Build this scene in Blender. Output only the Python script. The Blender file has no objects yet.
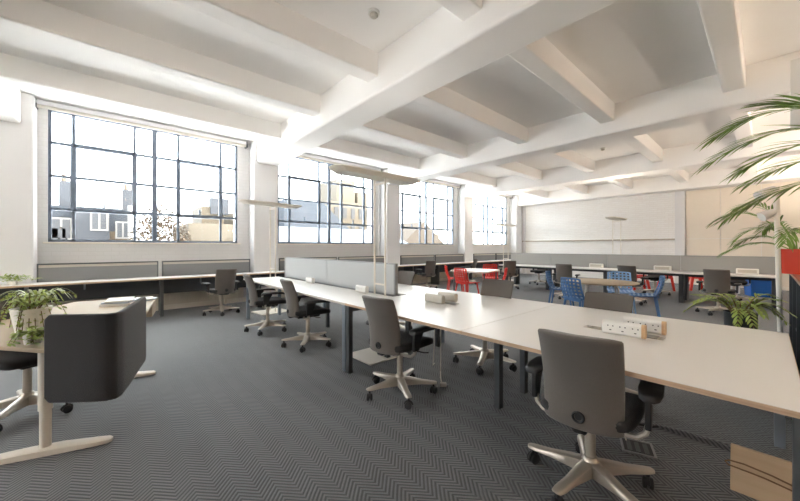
import bpy, bmesh, math, random
from mathutils import Vector, Matrix
random.seed(7)
PI = math.pi
scn = bpy.context.scene
COL = scn.collection

# ------------------------------------------------------------------ helpers
def lin(c):
    c = c / 255.0
    return c / 12.92 if c <= 0.04045 else ((c + 0.055) / 1.055) ** 2.4
def rgb(r, g, b):
    return (lin(r), lin(g), lin(b), 1.0)

class MB:
    """collects shapes into one mesh"""
    def __init__(self):
        self.bm = bmesh.new()
    def box(self, x0, y0, z0, x1, y1, z1, M=None):
        pts = [(x0, y0, z0), (x1, y0, z0), (x1, y1, z0), (x0, y1, z0), (x0, y0, z1), (x1, y0, z1), (x1, y1, z1), (x0, y1, z1)]
        vs = [self.bm.verts.new(M @ Vector(p) if M else p) for p in pts]
        for f in ((0, 3, 2, 1), (4, 5, 6, 7), (0, 1, 5, 4), (1, 2, 6, 5), (2, 3, 7, 6), (3, 0, 4, 7)):
            self.bm.faces.new([vs[i] for i in f])
        return self
    def quad(self, a, b, c, d):
        self.bm.faces.new([self.bm.verts.new(p) for p in (a, b, c, d)])
        return self
    def poly(self, pts):
        self.bm.faces.new([self.bm.verts.new(p) for p in pts])
        return self
    def prism(self, poly, z0, z1, M=None):
        lo = [self.bm.verts.new((M @ Vector((x, y, z0))) if M else (x, y, z0)) for x, y in poly]
        hi = [self.bm.verts.new((M @ Vector((x, y, z1))) if M else (x, y, z1)) for x, y in poly]
        n = len(poly)
        self.bm.faces.new(list(reversed(lo)))
        self.bm.faces.new(hi)
        for i in range(n):
            j = (i + 1) % n
            self.bm.faces.new([lo[i], lo[j], hi[j], hi[i]])
        return self
    def tube(self, path, r, seg=10, cap=True):
        path = [Vector(p) for p in path]
        rs = r if isinstance(r, (list, tuple)) else [r] * len(path)
        rings = []
        up = None
        for i, p in enumerate(path):
            if i == 0: t = path[1] - p
            elif i == len(path) - 1: t = p - path[i - 1]
            else: t = (path[i + 1] - p).normalized() + (p - path[i - 1]).normalized()
            t = t.normalized() if t.length > 1e-9 else Vector((0, 0, 1))
            if up is None:
                up = Vector((0, 0, 1)) if abs(t.z) < 0.9 else Vector((1, 0, 0))
            a = t.cross(up)
            if a.length < 1e-4: a = t.cross(Vector((0, 1, 0)))
            a.normalize(); b = a.cross(t).normalized(); up = b
            rings.append([self.bm.verts.new(p + a * math.cos(2 * PI * k / seg) * rs[i] + b * math.sin(2 * PI * k / seg) * rs[i]) for k in range(seg)])
        for q in range(len(rings) - 1):
            for k in range(seg):
                k2 = (k + 1) % seg
                self.bm.faces.new([rings[q][k], rings[q][k2], rings[q + 1][k2], rings[q + 1][k]])
        if cap:
            self.bm.faces.new(list(reversed(rings[0]))); self.bm.faces.new(rings[-1])
        return self
    def loft(self, rings, closed_ends=True):
        R = [[self.bm.verts.new(p) for p in ring] for ring in rings]
        n = len(R[0])
        for q in range(len(R) - 1):
            for k in range(n):
                k2 = (k + 1) % n
                self.bm.faces.new([R[q][k], R[q][k2], R[q + 1][k2], R[q + 1][k]])
        if closed_ends:
            self.bm.faces.new(list(reversed(R[0]))); self.bm.faces.new(R[-1])
        return self
    def lathe(self, prof, seg=28, c=(0, 0, 0), cap=True):
        rings = [[(c[0] + r * math.cos(2 * PI * k / seg), c[1] + r * math.sin(2 * PI * k / seg), c[2] + z) for k in range(seg)] for r, z in prof]
        return self.loft(rings, cap)
    def grid(self, P):
        V = [[self.bm.verts.new(p) for p in row] for row in P]
        for i in range(len(V) - 1):
            for j in range(len(V[0]) - 1):
                self.bm.faces.new([V[i][j], V[i][j + 1], V[i + 1][j + 1], V[i + 1][j]])
        return self
    def build(self, name, m, parent=None, bevel=0, seg=2, smooth=False, sub=0, solid=0, angle=35):
        bmesh.ops.recalc_face_normals(self.bm, faces=self.bm.faces)
        me = bpy.data.meshes.new(name)
        self.bm.to_mesh(me); self.bm.free()
        me.materials.append(m)
        o = bpy.data.objects.new(name, me); COL.objects.link(o)
        if parent: o.parent = parent
        if smooth:
            for p in me.polygons: p.use_smooth = True
            try: me.set_sharp_from_angle(angle=math.radians(angle))
            except Exception: pass
        if solid:
            md = o.modifiers.new('solid', 'SOLIDIFY'); md.thickness = solid; md.offset = 0
        if sub:
            md = o.modifiers.new('sub', 'SUBSURF'); md.levels = sub; md.render_levels = sub
        if bevel:
            md = o.modifiers.new('bevel', 'BEVEL'); md.width = bevel; md.segments = seg; md.limit_method = 'ANGLE'; md.angle_limit = math.radians(40)
        return o

def rrect(x0, y0, x1, y1, r, n=6):
    out = []
    for cx, cy, a in ((x1 - r, y1 - r, 0), (x0 + r, y1 - r, 90), (x0 + r, y0 + r, 180), (x1 - r, y0 + r, 270)):
        for k in range(n + 1):
            t = math.radians(a + 90 * k / n)
            out.append((cx + r * math.cos(t), cy + r * math.sin(t)))
    return out

def tag(o, label=None, cat=None, group=None, kind=None):
    if label: o['label'] = label
    if cat: o['category'] = cat
    if group: o['group'] = group
    if kind: o['kind'] = kind
    return o
def empty(name, loc=(0, 0, 0), rz=0, label=None, cat=None, group=None):
    o = bpy.data.objects.new(name, None); COL.objects.link(o)
    o.empty_display_size = 0.1
    o.location = loc; o.rotation_euler = (0, 0, math.radians(rz))
    return tag(o, label, cat, group)
def copy_tree(o, parent=None):
    c = o.copy(); COL.objects.link(c)
    if parent: c.parent = parent
    for ch in list(o.children): copy_tree(ch, c)
    return c
def struct(name, mb, m, **k):
    return tag(mb.build(name, m, **k), kind='structure')

# ------------------------------------------------------------------ materials
def mat(name, col, rough=0.6, metal=0.0, noise=0.0, nscale=8.0, bump=0.0, bscale=60.0, spec=0.5, sheen=0.0):
    m = bpy.data.materials.new(name); m.use_nodes = True
    nt = m.node_tree; b = nt.nodes['Principled BSDF']
    b.inputs['Roughness'].default_value = rough
    b.inputs['Metallic'].default_value = metal
    b.inputs['Specular IOR Level'].default_value = spec
    if sheen:
        b.inputs['Sheen Weight'].default_value = sheen
        b.inputs['Sheen Roughness'].default_value = 0.5
    tc = nt.nodes.new('ShaderNodeTexCoord')
    n = nt.nodes.new('ShaderNodeTexNoise'); n.inputs['Scale'].default_value = nscale; n.inputs['Detail'].default_value = 3
    nt.links.new(tc.outputs['Object'], n.inputs['Vector'])
    mr = nt.nodes.new('ShaderNodeMapRange')
    mr.inputs['To Min'].default_value = 1 - noise; mr.inputs['To Max'].default_value = 1 + noise
    nt.links.new(n.outputs['Fac'], mr.inputs['Value'])
    mx = nt.nodes.new('ShaderNodeMix'); mx.data_type = 'RGBA'; mx.blend_type = 'MULTIPLY'
    mx.inputs['Factor'].default_value = 1.0
    mx.inputs[6].default_value = col
    nt.links.new(mr.outputs['Result'], mx.inputs[7])
    nt.links.new(mx.outputs[2], b.inputs['Base Color'])
    if bump:
        n2 = nt.nodes.new('ShaderNodeTexNoise'); n2.inputs['Scale'].default_value = bscale; n2.inputs['Detail'].default_value = 4
        nt.links.new(tc.outputs['Object'], n2.inputs['Vector'])
        bp = nt.nodes.new('ShaderNodeBump'); bp.inputs['Strength'].default_value = bump; bp.inputs['Distance'].default_value = 0.01
        nt.links.new(n2.outputs['Fac'], bp.inputs['Height'])
        nt.links.new(bp.outputs['Normal'], b.inputs['Normal'])
    return m

def wood(name, c1, c2, axis='Y', scale=6, rough=0.5):
    m = bpy.data.materials.new(name); m.use_nodes = True
    nt = m.node_tree; b = nt.nodes['Principled BSDF']; b.inputs['Roughness'].default_value = rough
    tc = nt.nodes.new('ShaderNodeTexCoord'); mp = nt.nodes.new('ShaderNodeMapping')
    s = {'X': (0.6, 8, 8), 'Y': (8, 0.6, 8), 'Z': (8, 8, 0.6)}[axis]
    mp.inputs['Scale'].default_value = s
    nt.links.new(tc.outputs['Object'], mp.inputs['Vector'])
    n = nt.nodes.new('ShaderNodeTexNoise'); n.inputs['Scale'].default_value = scale; n.inputs['Detail'].default_value = 4
    nt.links.new(mp.outputs['Vector'], n.inputs['Vector'])
    r = nt.nodes.new('ShaderNodeValToRGB'); r.color_ramp.elements[0].color = c1; r.color_ramp.elements[1].color = c2
    r.color_ramp.elements[0].position = .3; r.color_ramp.elements[1].position = .7
    nt.links.new(n.outputs['Fac'], r.inputs['Fac']); nt.links.new(r.outputs['Color'], b.inputs['Base Color'])
    return m

def brick(name, c1, c2, mortar, scale, rot, bump=0.5, rough=0.7, msize=0.012):
    m = bpy.data.materials.new(name); m.use_nodes = True
    nt = m.node_tree; b = nt.nodes['Principled BSDF']; b.inputs['Roughness'].default_value = rough
    tc = nt.nodes.new('ShaderNodeTexCoord'); mp = nt.nodes.new('ShaderNodeMapping')
    mp.inputs['Rotation'].default_value = rot
    nt.links.new(tc.outputs['Object'], mp.inputs['Vector'])
    t = nt.nodes.new('ShaderNodeTexBrick'); t.inputs['Color1'].default_value = c1; t.inputs['Color2'].default_value = c2
    t.inputs['Mortar'].default_value = mortar; t.inputs['Scale'].default_value = scale
    t.inputs['Mortar Size'].default_value = msize; t.inputs['Brick Width'].default_value = 0.5; t.inputs['Row Height'].default_value = 0.17
    nt.links.new(mp.outputs['Vector'], t.inputs['Vector']); nt.links.new(t.outputs['Color'], b.inputs['Base Color'])
    n = nt.nodes.new('ShaderNodeTexNoise'); n.inputs['Scale'].default_value = 25
    nt.links.new(tc.outputs['Object'], n.inputs['Vector'])
    ad = nt.nodes.new('ShaderNodeMath'); ad.operation = 'SUBTRACT'
    nt.links.new(n.outputs['Fac'], ad.inputs[0]); nt.links.new(t.outputs['Fac'], ad.inputs[1])
    bp = nt.nodes.new('ShaderNodeBump'); bp.inputs['Strength'].default_value = bump; bp.inputs['Distance'].default_value = 0.008
    nt.links.new(ad.outputs[0], bp.inputs['Height']); nt.links.new(bp.outputs['Normal'], b.inputs['Normal'])
    return m

def carpet():
    m = bpy.data.materials.new('herringbone_carpet'); m.use_nodes = True
    nt = m.node_tree; L = nt.links; b = nt.nodes['Principled BSDF']; b.inputs['Roughness'].default_value = 0.75
    b.inputs['Sheen Weight'].default_value = 0.25; b.inputs['Sheen Roughness'].default_value = 0.45
    b.inputs['Specular IOR Level'].default_value = 0.45
    tc = nt.nodes.new('ShaderNodeTexCoord'); sp = nt.nodes.new('ShaderNodeSeparateXYZ'); L.new(tc.outputs['Object'], sp.inputs[0])
    def mth(op, a, bb=None):
        n = nt.nodes.new('ShaderNodeMath'); n.operation = op
        for i, v in enumerate((a, bb)):
            if v is None: continue
            if isinstance(v, (int, float)): n.inputs[i].default_value = v
            else: L.new(v, n.inputs[i])
        return n.outputs[0]
    tri = mth('PINGPONG', sp.outputs['X'], 0.085)
    s = mth('ADD', sp.outputs['Y'], mth('MULTIPLY', tri, 1.05))
    st = mth('SINE', mth('MULTIPLY', s, 2 * PI / 0.031))
    st = mth('ADD', mth('MULTIPLY', st, 0.5), 0.5)
    n = nt.nodes.new('ShaderNodeTexNoise'); n.inputs['Scale'].default_value = 1.3; n.inputs['Detail'].default_value = 5
    L.new(tc.outputs['Object'], n.inputs['Vector'])
    n3 = nt.nodes.new('ShaderNodeTexNoise'); n3.inputs['Scale'].default_value = 180; n3.inputs['Detail'].default_value = 2
    L.new(tc.outputs['Object'], n3.inputs['Vector'])
    r = nt.nodes.new('ShaderNodeValToRGB')
    r.color_ramp.elements[0].color = rgb(56, 58, 61); r.color_ramp.elements[1].color = rgb(102, 105, 108)
    L.new(st, r.inputs['Fac'])
    v = mth('MULTIPLY', mth('ADD', mth('MULTIPLY', n.outputs['Fac'], 0.5), 0.75), mth('ADD', mth('MULTIPLY', n3.outputs['Fac'], 0.9), 0.55))
    mx = nt.nodes.new('ShaderNodeMix'); mx.data_type = 'RGBA'; mx.blend_type = 'MULTIPLY'; mx.inputs['Factor'].default_value = 1
    L.new(r.outputs['Color'], mx.inputs[6]); L.new(v, mx.inputs[7]); L.new(mx.outputs[2], b.inputs['Base Color'])
    bp = nt.nodes.new('ShaderNodeBump'); bp.inputs['Strength'].default_value = 0.6; bp.inputs['Distance'].default_value = 0.004
    L.new(st, bp.inputs['Height']); L.new(bp.outputs['Normal'], b.inputs['Normal'])
    return m

def glass():
    m = bpy.data.materials.new('window_glass'); m.use_nodes = True
    nt = m.node_tree; nt.nodes.clear(); L = nt.links
    out = nt.nodes.new('ShaderNodeOutputMaterial'); tr = nt.nodes.new('ShaderNodeBsdfTransparent'); gl = nt.nodes.new('ShaderNodeBsdfGlossy')
    tr.inputs['Color'].default_value = (0.94, 0.955, 0.95, 1); gl.inputs['Roughness'].default_value = 0.02
    lw = nt.nodes.new('ShaderNodeLayerWeight'); pw = nt.nodes.new('ShaderNodeMath'); pw.operation = 'POWER'; pw.inputs[1].default_value = 5
    L.new(lw.outputs['Facing'], pw.inputs[0])
    ma = nt.nodes.new('ShaderNodeMath'); ma.operation = 'MULTIPLY_ADD'; ma.inputs[1].default_value = .5; ma.inputs[2].default_value = .02
    L.new(pw.outputs[0], ma.inputs[0])
    mx = nt.nodes.new('ShaderNodeMixShader'); L.new(ma.outputs[0], mx.inputs[0]); L.new(tr.outputs[0], mx.inputs[1]); L.new(gl.outputs[0], mx.inputs[2])
    L.new(mx.outputs[0], out.inputs['Surface'])
    return m

M = {}
M['carpet'] = carpet()
M['ceil'] = mat('painted_concrete', rgb(245, 243, 240), 0.75, noise=.03, nscale=1.5, bump=.25, bscale=9)
M['wall'] = mat('painted_wall', rgb(222, 221, 221), 0.7, noise=.03, nscale=2)
M['wallbrick'] = brick('white_painted_brick', rgb(220, 219, 218), rgb(218, 217, 215), rgb(214, 213, 211), 2.2, (PI / 2, 0, 0), .15, msize=.012)
M['farbrick'] = brick('white_rough_brick', rgb(238, 236, 233), rgb(235, 232, 228), rgb(229, 226, 221), 2.2, (0, PI / 2, PI / 2), .8, msize=.014)
M['board'] = mat('cream_board', rgb(232, 222, 206), 0.7, noise=.02)
M['warmwall'] = brick('warm_brick', rgb(198, 168, 142), rgb(182, 152, 126), rgb(196, 182, 166), 2.2, (PI / 2, 0, 0), .4)
M['cream'] = mat('cream_paint', rgb(232, 226, 214), .5)
M['steel_frame'] = mat('window_steel', rgb(112, 124, 140), .5, noise=.05)
M['glass'] = glass()
M['desk'] = mat('white_laminate', rgb(222, 220, 216), .32, noise=.012, nscale=3)
M['ply'] = wood('ply_edge', rgb(188, 158, 130), rgb(204, 176, 148), 'Y', 12)
M['deskleg'] = mat('anthracite_leg', rgb(88, 92, 94), .45, metal=.3)
M['greyleg'] = mat('grey_leg', rgb(130, 140, 150), .45, metal=.3)
M['screen'] = mat('grey_felt_screen', rgb(128, 129, 130), .9, noise=.08, nscale=90)
M['lightscreen'] = mat('pale_felt_screen', rgb(188, 190, 190), .9, noise=.05, nscale=120)
M['midscreen'] = mat('stone_felt_screen', rgb(158, 157, 153), .9, noise=.05, nscale=120)
M['alu'] = mat('aluminium', rgb(190, 186, 178), .35, metal=.85)
M['trim_alu'] = mat('satin_trim', rgb(150, 150, 150), .4, metal=.7)
M['fabric'] = mat('taupe_fabric', rgb(98, 92, 86), .85, noise=.12, nscale=160, bump=.3, bscale=300, sheen=.25)
M['seatfab'] = mat('charcoal_fabric', rgb(44, 43, 43), .85, noise=.15, nscale=160, bump=.3, bscale=300, sheen=.15)
M['black'] = mat('black_plastic', rgb(34, 34, 35), .45)
M['champ'] = mat('champagne_alloy', rgb(196, 188, 176), .38, metal=.75, noise=.04)
M['rubber'] = mat('caster_rubber', rgb(28, 28, 29), .5)
M['charfelt'] = mat('charcoal_felt', rgb(48, 49, 52), .95, noise=.2, nscale=140, bump=.4, bscale=220, sheen=.2)
M['whitemetal'] = mat('cream_powder_coat', rgb(226, 220, 208), .45)
M['beige'] = mat('beige_desk', rgb(172, 156, 132), .65, noise=.02)
M['red'] = mat('red_plastic', rgb(222, 46, 34), .4)
M['blue'] = mat('blue_plastic', rgb(66, 108, 156), .4)
M['lightblue'] = mat('pale_blue_plastic', rgb(126, 166, 208), .4)
M['binblue'] = mat('bright_blue_plastic', rgb(24, 98, 190), .4)
M['orange'] = mat('orange_red_pot', rgb(222, 62, 30), .35)
M['dark'] = mat('dark_grey_panel', rgb(62, 66, 70), .6, noise=.06)
M['darkpot'] = mat('dark_pot', rgb(48, 50, 52), .55)
M['radiator'] = mat('radiator_enamel', rgb(216, 208, 192), .45)
M['white'] = mat('white_plastic', rgb(232, 230, 224), .4)
M['warmgrey'] = mat('warm_grey_plastic', rgb(196, 190, 178), .5)
M['palewood'] = wood('pale_wood', rgb(206, 168, 128), rgb(222, 188, 148), 'Z', 5)
M['plywood'] = wood('plywood_board', rgb(186, 160, 128), rgb(200, 174, 142), 'Y', 3, .6)
M['brownwood'] = wood('brown_wood', rgb(120, 86, 58), rgb(146, 106, 72), 'X', 4, .3)
M['rope'] = mat('brown_cord', rgb(120, 92, 62), .8)
M['leaf'] = mat('green_leaf', rgb(150, 170, 84), .5, noise=.4, nscale=12)
M['ivy'] = mat('ivy_leaf', rgb(160, 178, 92), .5, noise=.4, nscale=18)
M['palm'] = mat('palm_leaf', rgb(126, 160, 70), .42, noise=.4, nscale=7)
M['palegreen'] = mat('variegated_leaf', rgb(196, 210, 176), .5, noise=.2, nscale=15)
M['stem'] = mat('plant_stem', rgb(110, 92, 58), .7)
M['soil'] = mat('potting_soil', rgb(56, 44, 34), .9, noise=.3, nscale=60)
M['paper'] = mat('paper', rgb(228, 226, 220), .6)
M['magblue'] = mat('magazine_cover', rgb(170, 182, 196), .4, noise=.3, nscale=20)
M['cable'] = mat('white_cable', rgb(206, 200, 188), .5)
M['shade'] = mat('lamp_shade_metal', rgb(238, 232, 220), .5)
# outdoors
M['gravel'] = mat('bounce_gravel', rgb(200, 203, 208), .9, noise=.1, nscale=30)  # finish of the added bounce deck
m = bpy.data.materials.new('fill_glow'); m.use_nodes = True
m.node_tree.nodes['Principled BSDF'].inputs['Emission Color'].default_value = (1.0, .95, .91, 1)
m.node_tree.nodes['Principled BSDF'].inputs['Emission Strength'].default_value = 2.5  # glow added to lamps that look unlit, to lift the ceiling
M['fillglow'] = m
m = m.copy(); m.name = 'bright_fill_glow'; m.node_tree.nodes['Principled BSDF'].inputs['Emission Strength'].default_value = 44
m.node_tree.nodes['Principled BSDF'].inputs['Emission Color'].default_value = (1.0, .87, .73, 1)
M['fillbright'] = m
m = m.copy(); m.name = 'mid_fill_glow'; m.node_tree.nodes['Principled BSDF'].inputs['Emission Strength'].default_value = 20
M['fillmid'] = m
M['railtan'] = mat('tan_rail', rgb(176, 166, 150), .5)
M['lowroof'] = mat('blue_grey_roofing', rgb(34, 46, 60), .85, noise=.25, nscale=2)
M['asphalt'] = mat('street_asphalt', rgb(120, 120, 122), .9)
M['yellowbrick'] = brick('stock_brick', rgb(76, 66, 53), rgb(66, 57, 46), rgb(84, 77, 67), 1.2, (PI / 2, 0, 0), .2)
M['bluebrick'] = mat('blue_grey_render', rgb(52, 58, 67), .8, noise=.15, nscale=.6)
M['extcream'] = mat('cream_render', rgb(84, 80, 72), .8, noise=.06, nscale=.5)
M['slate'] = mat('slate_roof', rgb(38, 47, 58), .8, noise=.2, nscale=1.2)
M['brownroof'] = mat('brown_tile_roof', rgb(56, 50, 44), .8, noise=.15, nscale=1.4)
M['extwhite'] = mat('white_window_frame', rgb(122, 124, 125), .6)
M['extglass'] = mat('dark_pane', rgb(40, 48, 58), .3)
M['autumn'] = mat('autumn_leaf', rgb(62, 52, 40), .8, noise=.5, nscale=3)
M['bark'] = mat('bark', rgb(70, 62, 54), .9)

# ------------------------------------------------------------------ the room
XL, XR, YB, YW = -5.6, 15.4, -3.8, 8.4     # left wall, far wall, back wall, window wall (inner face)
ZC = 3.85
BAY = 4.06
COLX = [-5.63, -1.54 - 0.0, 2.52, 6.58, 10.64, 14.70]   # left edge of columns
CW = 0.58

struct('floor', MB().box(XL - .3, YB - .3, -.2, XR + .3, YW + .3, 0), M['carpet'])
struct('ceiling', MB().box(XL - .3, YB - .3, ZC, XR + .3, YW + .3, ZC + .25), M['ceil'])

# girders above the columns, running from the window wall into the room
for i, x in enumerate([-1.50, 2.60, 6.62, 10.66, 14.85]):
    x1 = x + (0.40 if i == 0 else 0.52)
    if i == 4: x1 = XR
    struct('ceiling_girder', MB().box(x, YB, 3.33, x1, YW, ZC + .02), M['ceil'], bevel=.035, seg=3)
# secondary beams between the girders
spans = [(XL, -1.50), (-1.10, 2.60), (3.12, 6.62), (7.14, 10.66), (11.18, 14.85)]
for (a, b) in spans:
    for y in (6.61, 4.93, 3.36, 1.77, 0.19, -1.4, -2.95):
        struct('ceiling_beam', MB().box(a - .02, y, 3.55, b + .02, y + .23, ZC + .02), M['ceil'], bevel=.02)

# window wall: piers, sill wall, head
SZ, HZ = 1.41, 3.77
win = [(-0.84 + BAY * n, 2.26 + BAY * n) for n in (-1, 0, 1, 2, 3)]
wl = MB()
wl.box(XL - .3, YW, 0, XR + .3, YW + .35, SZ)
wl.box(XL - .3, YW, HZ, XR + .3, YW + .35, ZC + .02)
xs = [XL - .3] + [v for w in win for v in w] + [XR + .3]
for a, b in zip(xs[0::2], xs[1::2]):
    wl.box(a, YW, SZ, b, YW + .35, HZ)
struct('wall_window', wl, M['wallbrick'])
for x in COLX:
    struct('column', MB().box(x + (0.0), 8.05, 0, x + CW, YW + .01, ZC), M['wall'], bevel=.03, seg=3)
# far wall: rough brick, pilaster, boarded panels, rail
struct('wall_far', MB().box(XR, YB - .3, 0, XR + .3, YW + .3, ZC), M['farbrick'])
struct('trim_1', MB().box(XR - .10, 1.92, 0, XR + .02, 2.2, 3.33), M['wall'], bevel=.01)
pb = MB()
ys = [1.90, 1.02, 0.1, -.85, -1.8, -2.75, YB]
for a, b in zip(ys, ys[1:]):
    for z0, z1 in ((0, 1.60), (1.612, 3.30)):
        pb.box(XR - .05, b + .006, z0, XR + .02, a - .006, z1)
struct('trim_2', pb, M['board'])
struct('trim_3', MB().box(XR - .05, 2.2, 1.575, XR + .02, 8.1, 1.63), M['railtan'], bevel=.008)
struct('trim_4', MB().box(XR - .05, 7.92, 0, XR + .02, 8.05, 3.33), M['wall'])
lw_ = MB()
lw_.box(XL - .3, YB - .3, 0, XL, YW + .3, .9); lw_.box(XL - .3, YB - .3, 3.77, XL, YW + .3, ZC)
for a, b in ((YB - .3, 2.4), (3.7, YW + .3)): lw_.box(XL - .3, a, .9, XL, b, 3.77)  # unseen opening added to let in more daylight from the side
struct('wall_left', lw_, M['wall'])
# closed back wall behind the camera, warm brick colour put in for warm bounce
bw = MB()
bw.box(XL - .3, YB - .3, 0, XR + .3, YB, .9); bw.box(XL - .3, YB - .3, 3.3, XR + .3, YB, ZC)
bxs = [XL - .3, XR + .3]
for a, b in zip(bxs[0::2], bxs[1::2]):
    bw.box(a, YB - .3, .9, b, YB, 3.3)
struct('wall_back', bw, M['warmwall'])
# baseboards
struct('baseboard_window', MB().box(XL, YW - .02, 0, XR, YW + .01, .1), M['cream'])
struct('baseboard_far', MB().box(XR - .07, YB, 0, XR + .01, 1.9, .1), M['cream'])

# unseen pale deck added below the sill to bounce sunlight onto the ceiling
struct('bounce_deck', MB().box(-14, 9.0, -6, 26, 24, .55), M['gravel'])
# steel windows
for n, (a, b) in enumerate(win):
    w = b - a
    cx = [0, .32, 1.19, 1.51, 1.92, 2.74, w]
    zs = [SZ, SZ + .59, SZ + 1.18, SZ + 1.77, HZ]
    f = MB()
    y0, y1 = YW + .03, YW + .07
    f.box(a, y0, SZ, a + .045, y1, HZ); f.box(b - .045, y0, SZ, b, y1, HZ)
    f.box(a, y0, SZ, b, y1, SZ + .045); f.box(a, y0, HZ - .045, b, y1, HZ)
    f.box(a + 1.51 - .04, y0 - .015, SZ, a + 1.51 + .04, y1, HZ)
    for c in (.32, 1.19, 1.92, 2.74):
        f.box(a + c - .022, y0, SZ, a + c + .022, y1, HZ)
    for z in zs[1:-1]:
        f.box(a, y0, z - .022, b, y1, z + .022)
    for c0, c1 in ((.32, 1.19), (1.92, 2.74)):          # opening casements
        for q in (c0, c1): f.box(a + q - .036, y0 - .02, zs[1] - .03, a + q + .036, y1, zs[3] + .03)
        for z in (zs[1], zs[3]): f.box(a + c0, y0 - .02, z - .034, a + c1, y1, z + .034)
    fr = struct('window_%d' % (n + 1), f, M['steel_frame'])
    g = MB().box(a + .02, YW + .048, SZ + .02, b - .02, YW + .052, HZ - .02).build('pane', M['glass'], fr)
    hd = MB()
    for c0 in (.32 + .40, 1.92 + .38):
        hd.box(a + c0, y0 - .05, zs[1] + .02, a + c0 + .03, y0 - .02, zs[1] + .14)
    hd.build('window_handle', M['steel_frame'], fr)
    struct('trim_%d' % (10 + n), MB().box(a - .06, YW - .03, SZ - .03, b + .06, YW + .04, SZ), M['cream'], bevel=.006)

bays = [('leftmost', 0), ('second', 1), ('third', 2), ('fourth', 3)]
# roller blind boxes
for nm, n in bays:
    r = empty('roller_blind', (0.71 + BAY * n, 8.24, 3.72), 0,
              'rolled up grey blind in a long slim case above the %s window from the left' % nm, 'blind', 'roller blinds above the windows')
    MB().box(-1.69, -.05, .03, 1.72, .1, .105).build('blind_case', M['wall'], r, bevel=.01)
    MB().tube([(-1.69, -.01, .012), (1.72, -.01, .012)], .036, 14).build('fabric_roll', M['warmgrey'], r, smooth=True)
    for s in (-1.69, 1.685):
        MB().box(s, -.05, -.03, s + .035, .1, .105).build('end_bracket', M['deskleg'], r)

# ------------------------------------------------------------------ wall side worktop, screens, radiators
r = empty('window_worktop', (4, 7.8, 0), 0, 'long pale worktop running along the window wall in front of the columns', 'desk')
MB().box(-8.0, -.25, .70, 10.2, .235, .73).build('worktop', M['desk'], r, bevel=.003)
MB().box(-8.0, -.256, .701, 10.2, -.25, .729).build('edge_strip', M['ply'], r)
for x0, x1 in ((-8.0, -5.05), (-5.0, -3.30), (-3.26, -1.50), (-1.46, .8), (.84, 3.6), (3.64, 6.5), (6.54, 9.8)):
    MB().box(x0, .10, .40, x1, .12, .70).build('modesty_panel', M['dark'], r)
for x in (-6.3, -3.28, -1.48, .82, 2.9, 4.6, 6.52, 8.4, 10.0):
    MB().box(x - .025, -.18, 0, x + .025, .2, .70).build('support_leg', M['deskleg'], r, bevel=.004)
for x in (-4.35, -2.6, -.6, 1.8):
    MB().box(x - .012, .06, .58, x + .012, .1, .67).build('hanging_hook', M['greyleg'], r)

for nm, n in bays:
    for k, (x0, x1) in enumerate(((-.93, .70), (.76, 2.44))):
        side = ('left', 'right')[k]
        lb = '%s grey felt screen with pale top strip below the %s window from the left' % (side, nm)
        s = empty('desk_screen', ((x0 + x1) / 2 + BAY * n, 8.07, .7), 0, lb, 'screen', 'felt screens under the windows')
        h = (x1 - x0) / 2
        MB().box(-h + .02, -.015, 0, h - .02, .015, .27).build('felt_panel', M['screen'], s)
        MB().box(-h + .02, -.012, .27, h - .02, .012, .315).build('pale_strip', M['warmgrey'], s)
        fr = MB(); fr.box(-h, -.02, .0, -h + .02, .02, .34); fr.box(h - .02, -.02, .0, h, .02, .34); fr.box(-h + .02, -.02, .315, h - .02, .02, .34)
        fr.build('frame', M['deskleg'], s)
    rd = empty('radiator', (.75 + BAY * n, 8.3, 0), 0, 'long ribbed cream radiator low under the worktop at the %s window from the left' % nm, 'radiator', 'radiators under the worktop')
    b = MB(); b.box(-1.6, -.03, .12, 1.6, .03, .50)
    for q in range(64):
        x = -1.58 + q * .05
        b.box(x, -.055, .15, x + .028, -.03, .47)
    b.build('ribbed_panel', M['radiator'], rd)
    MB().box(-1.62, -.07, .50, 1.62, .04, .53).build('top_grille', M['radiator'], rd)
    for x in (-1.2, 1.2): MB().box(x, -.02, 0, x + .04, .02, .12).build('foot', M['radiator'], rd)

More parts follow.
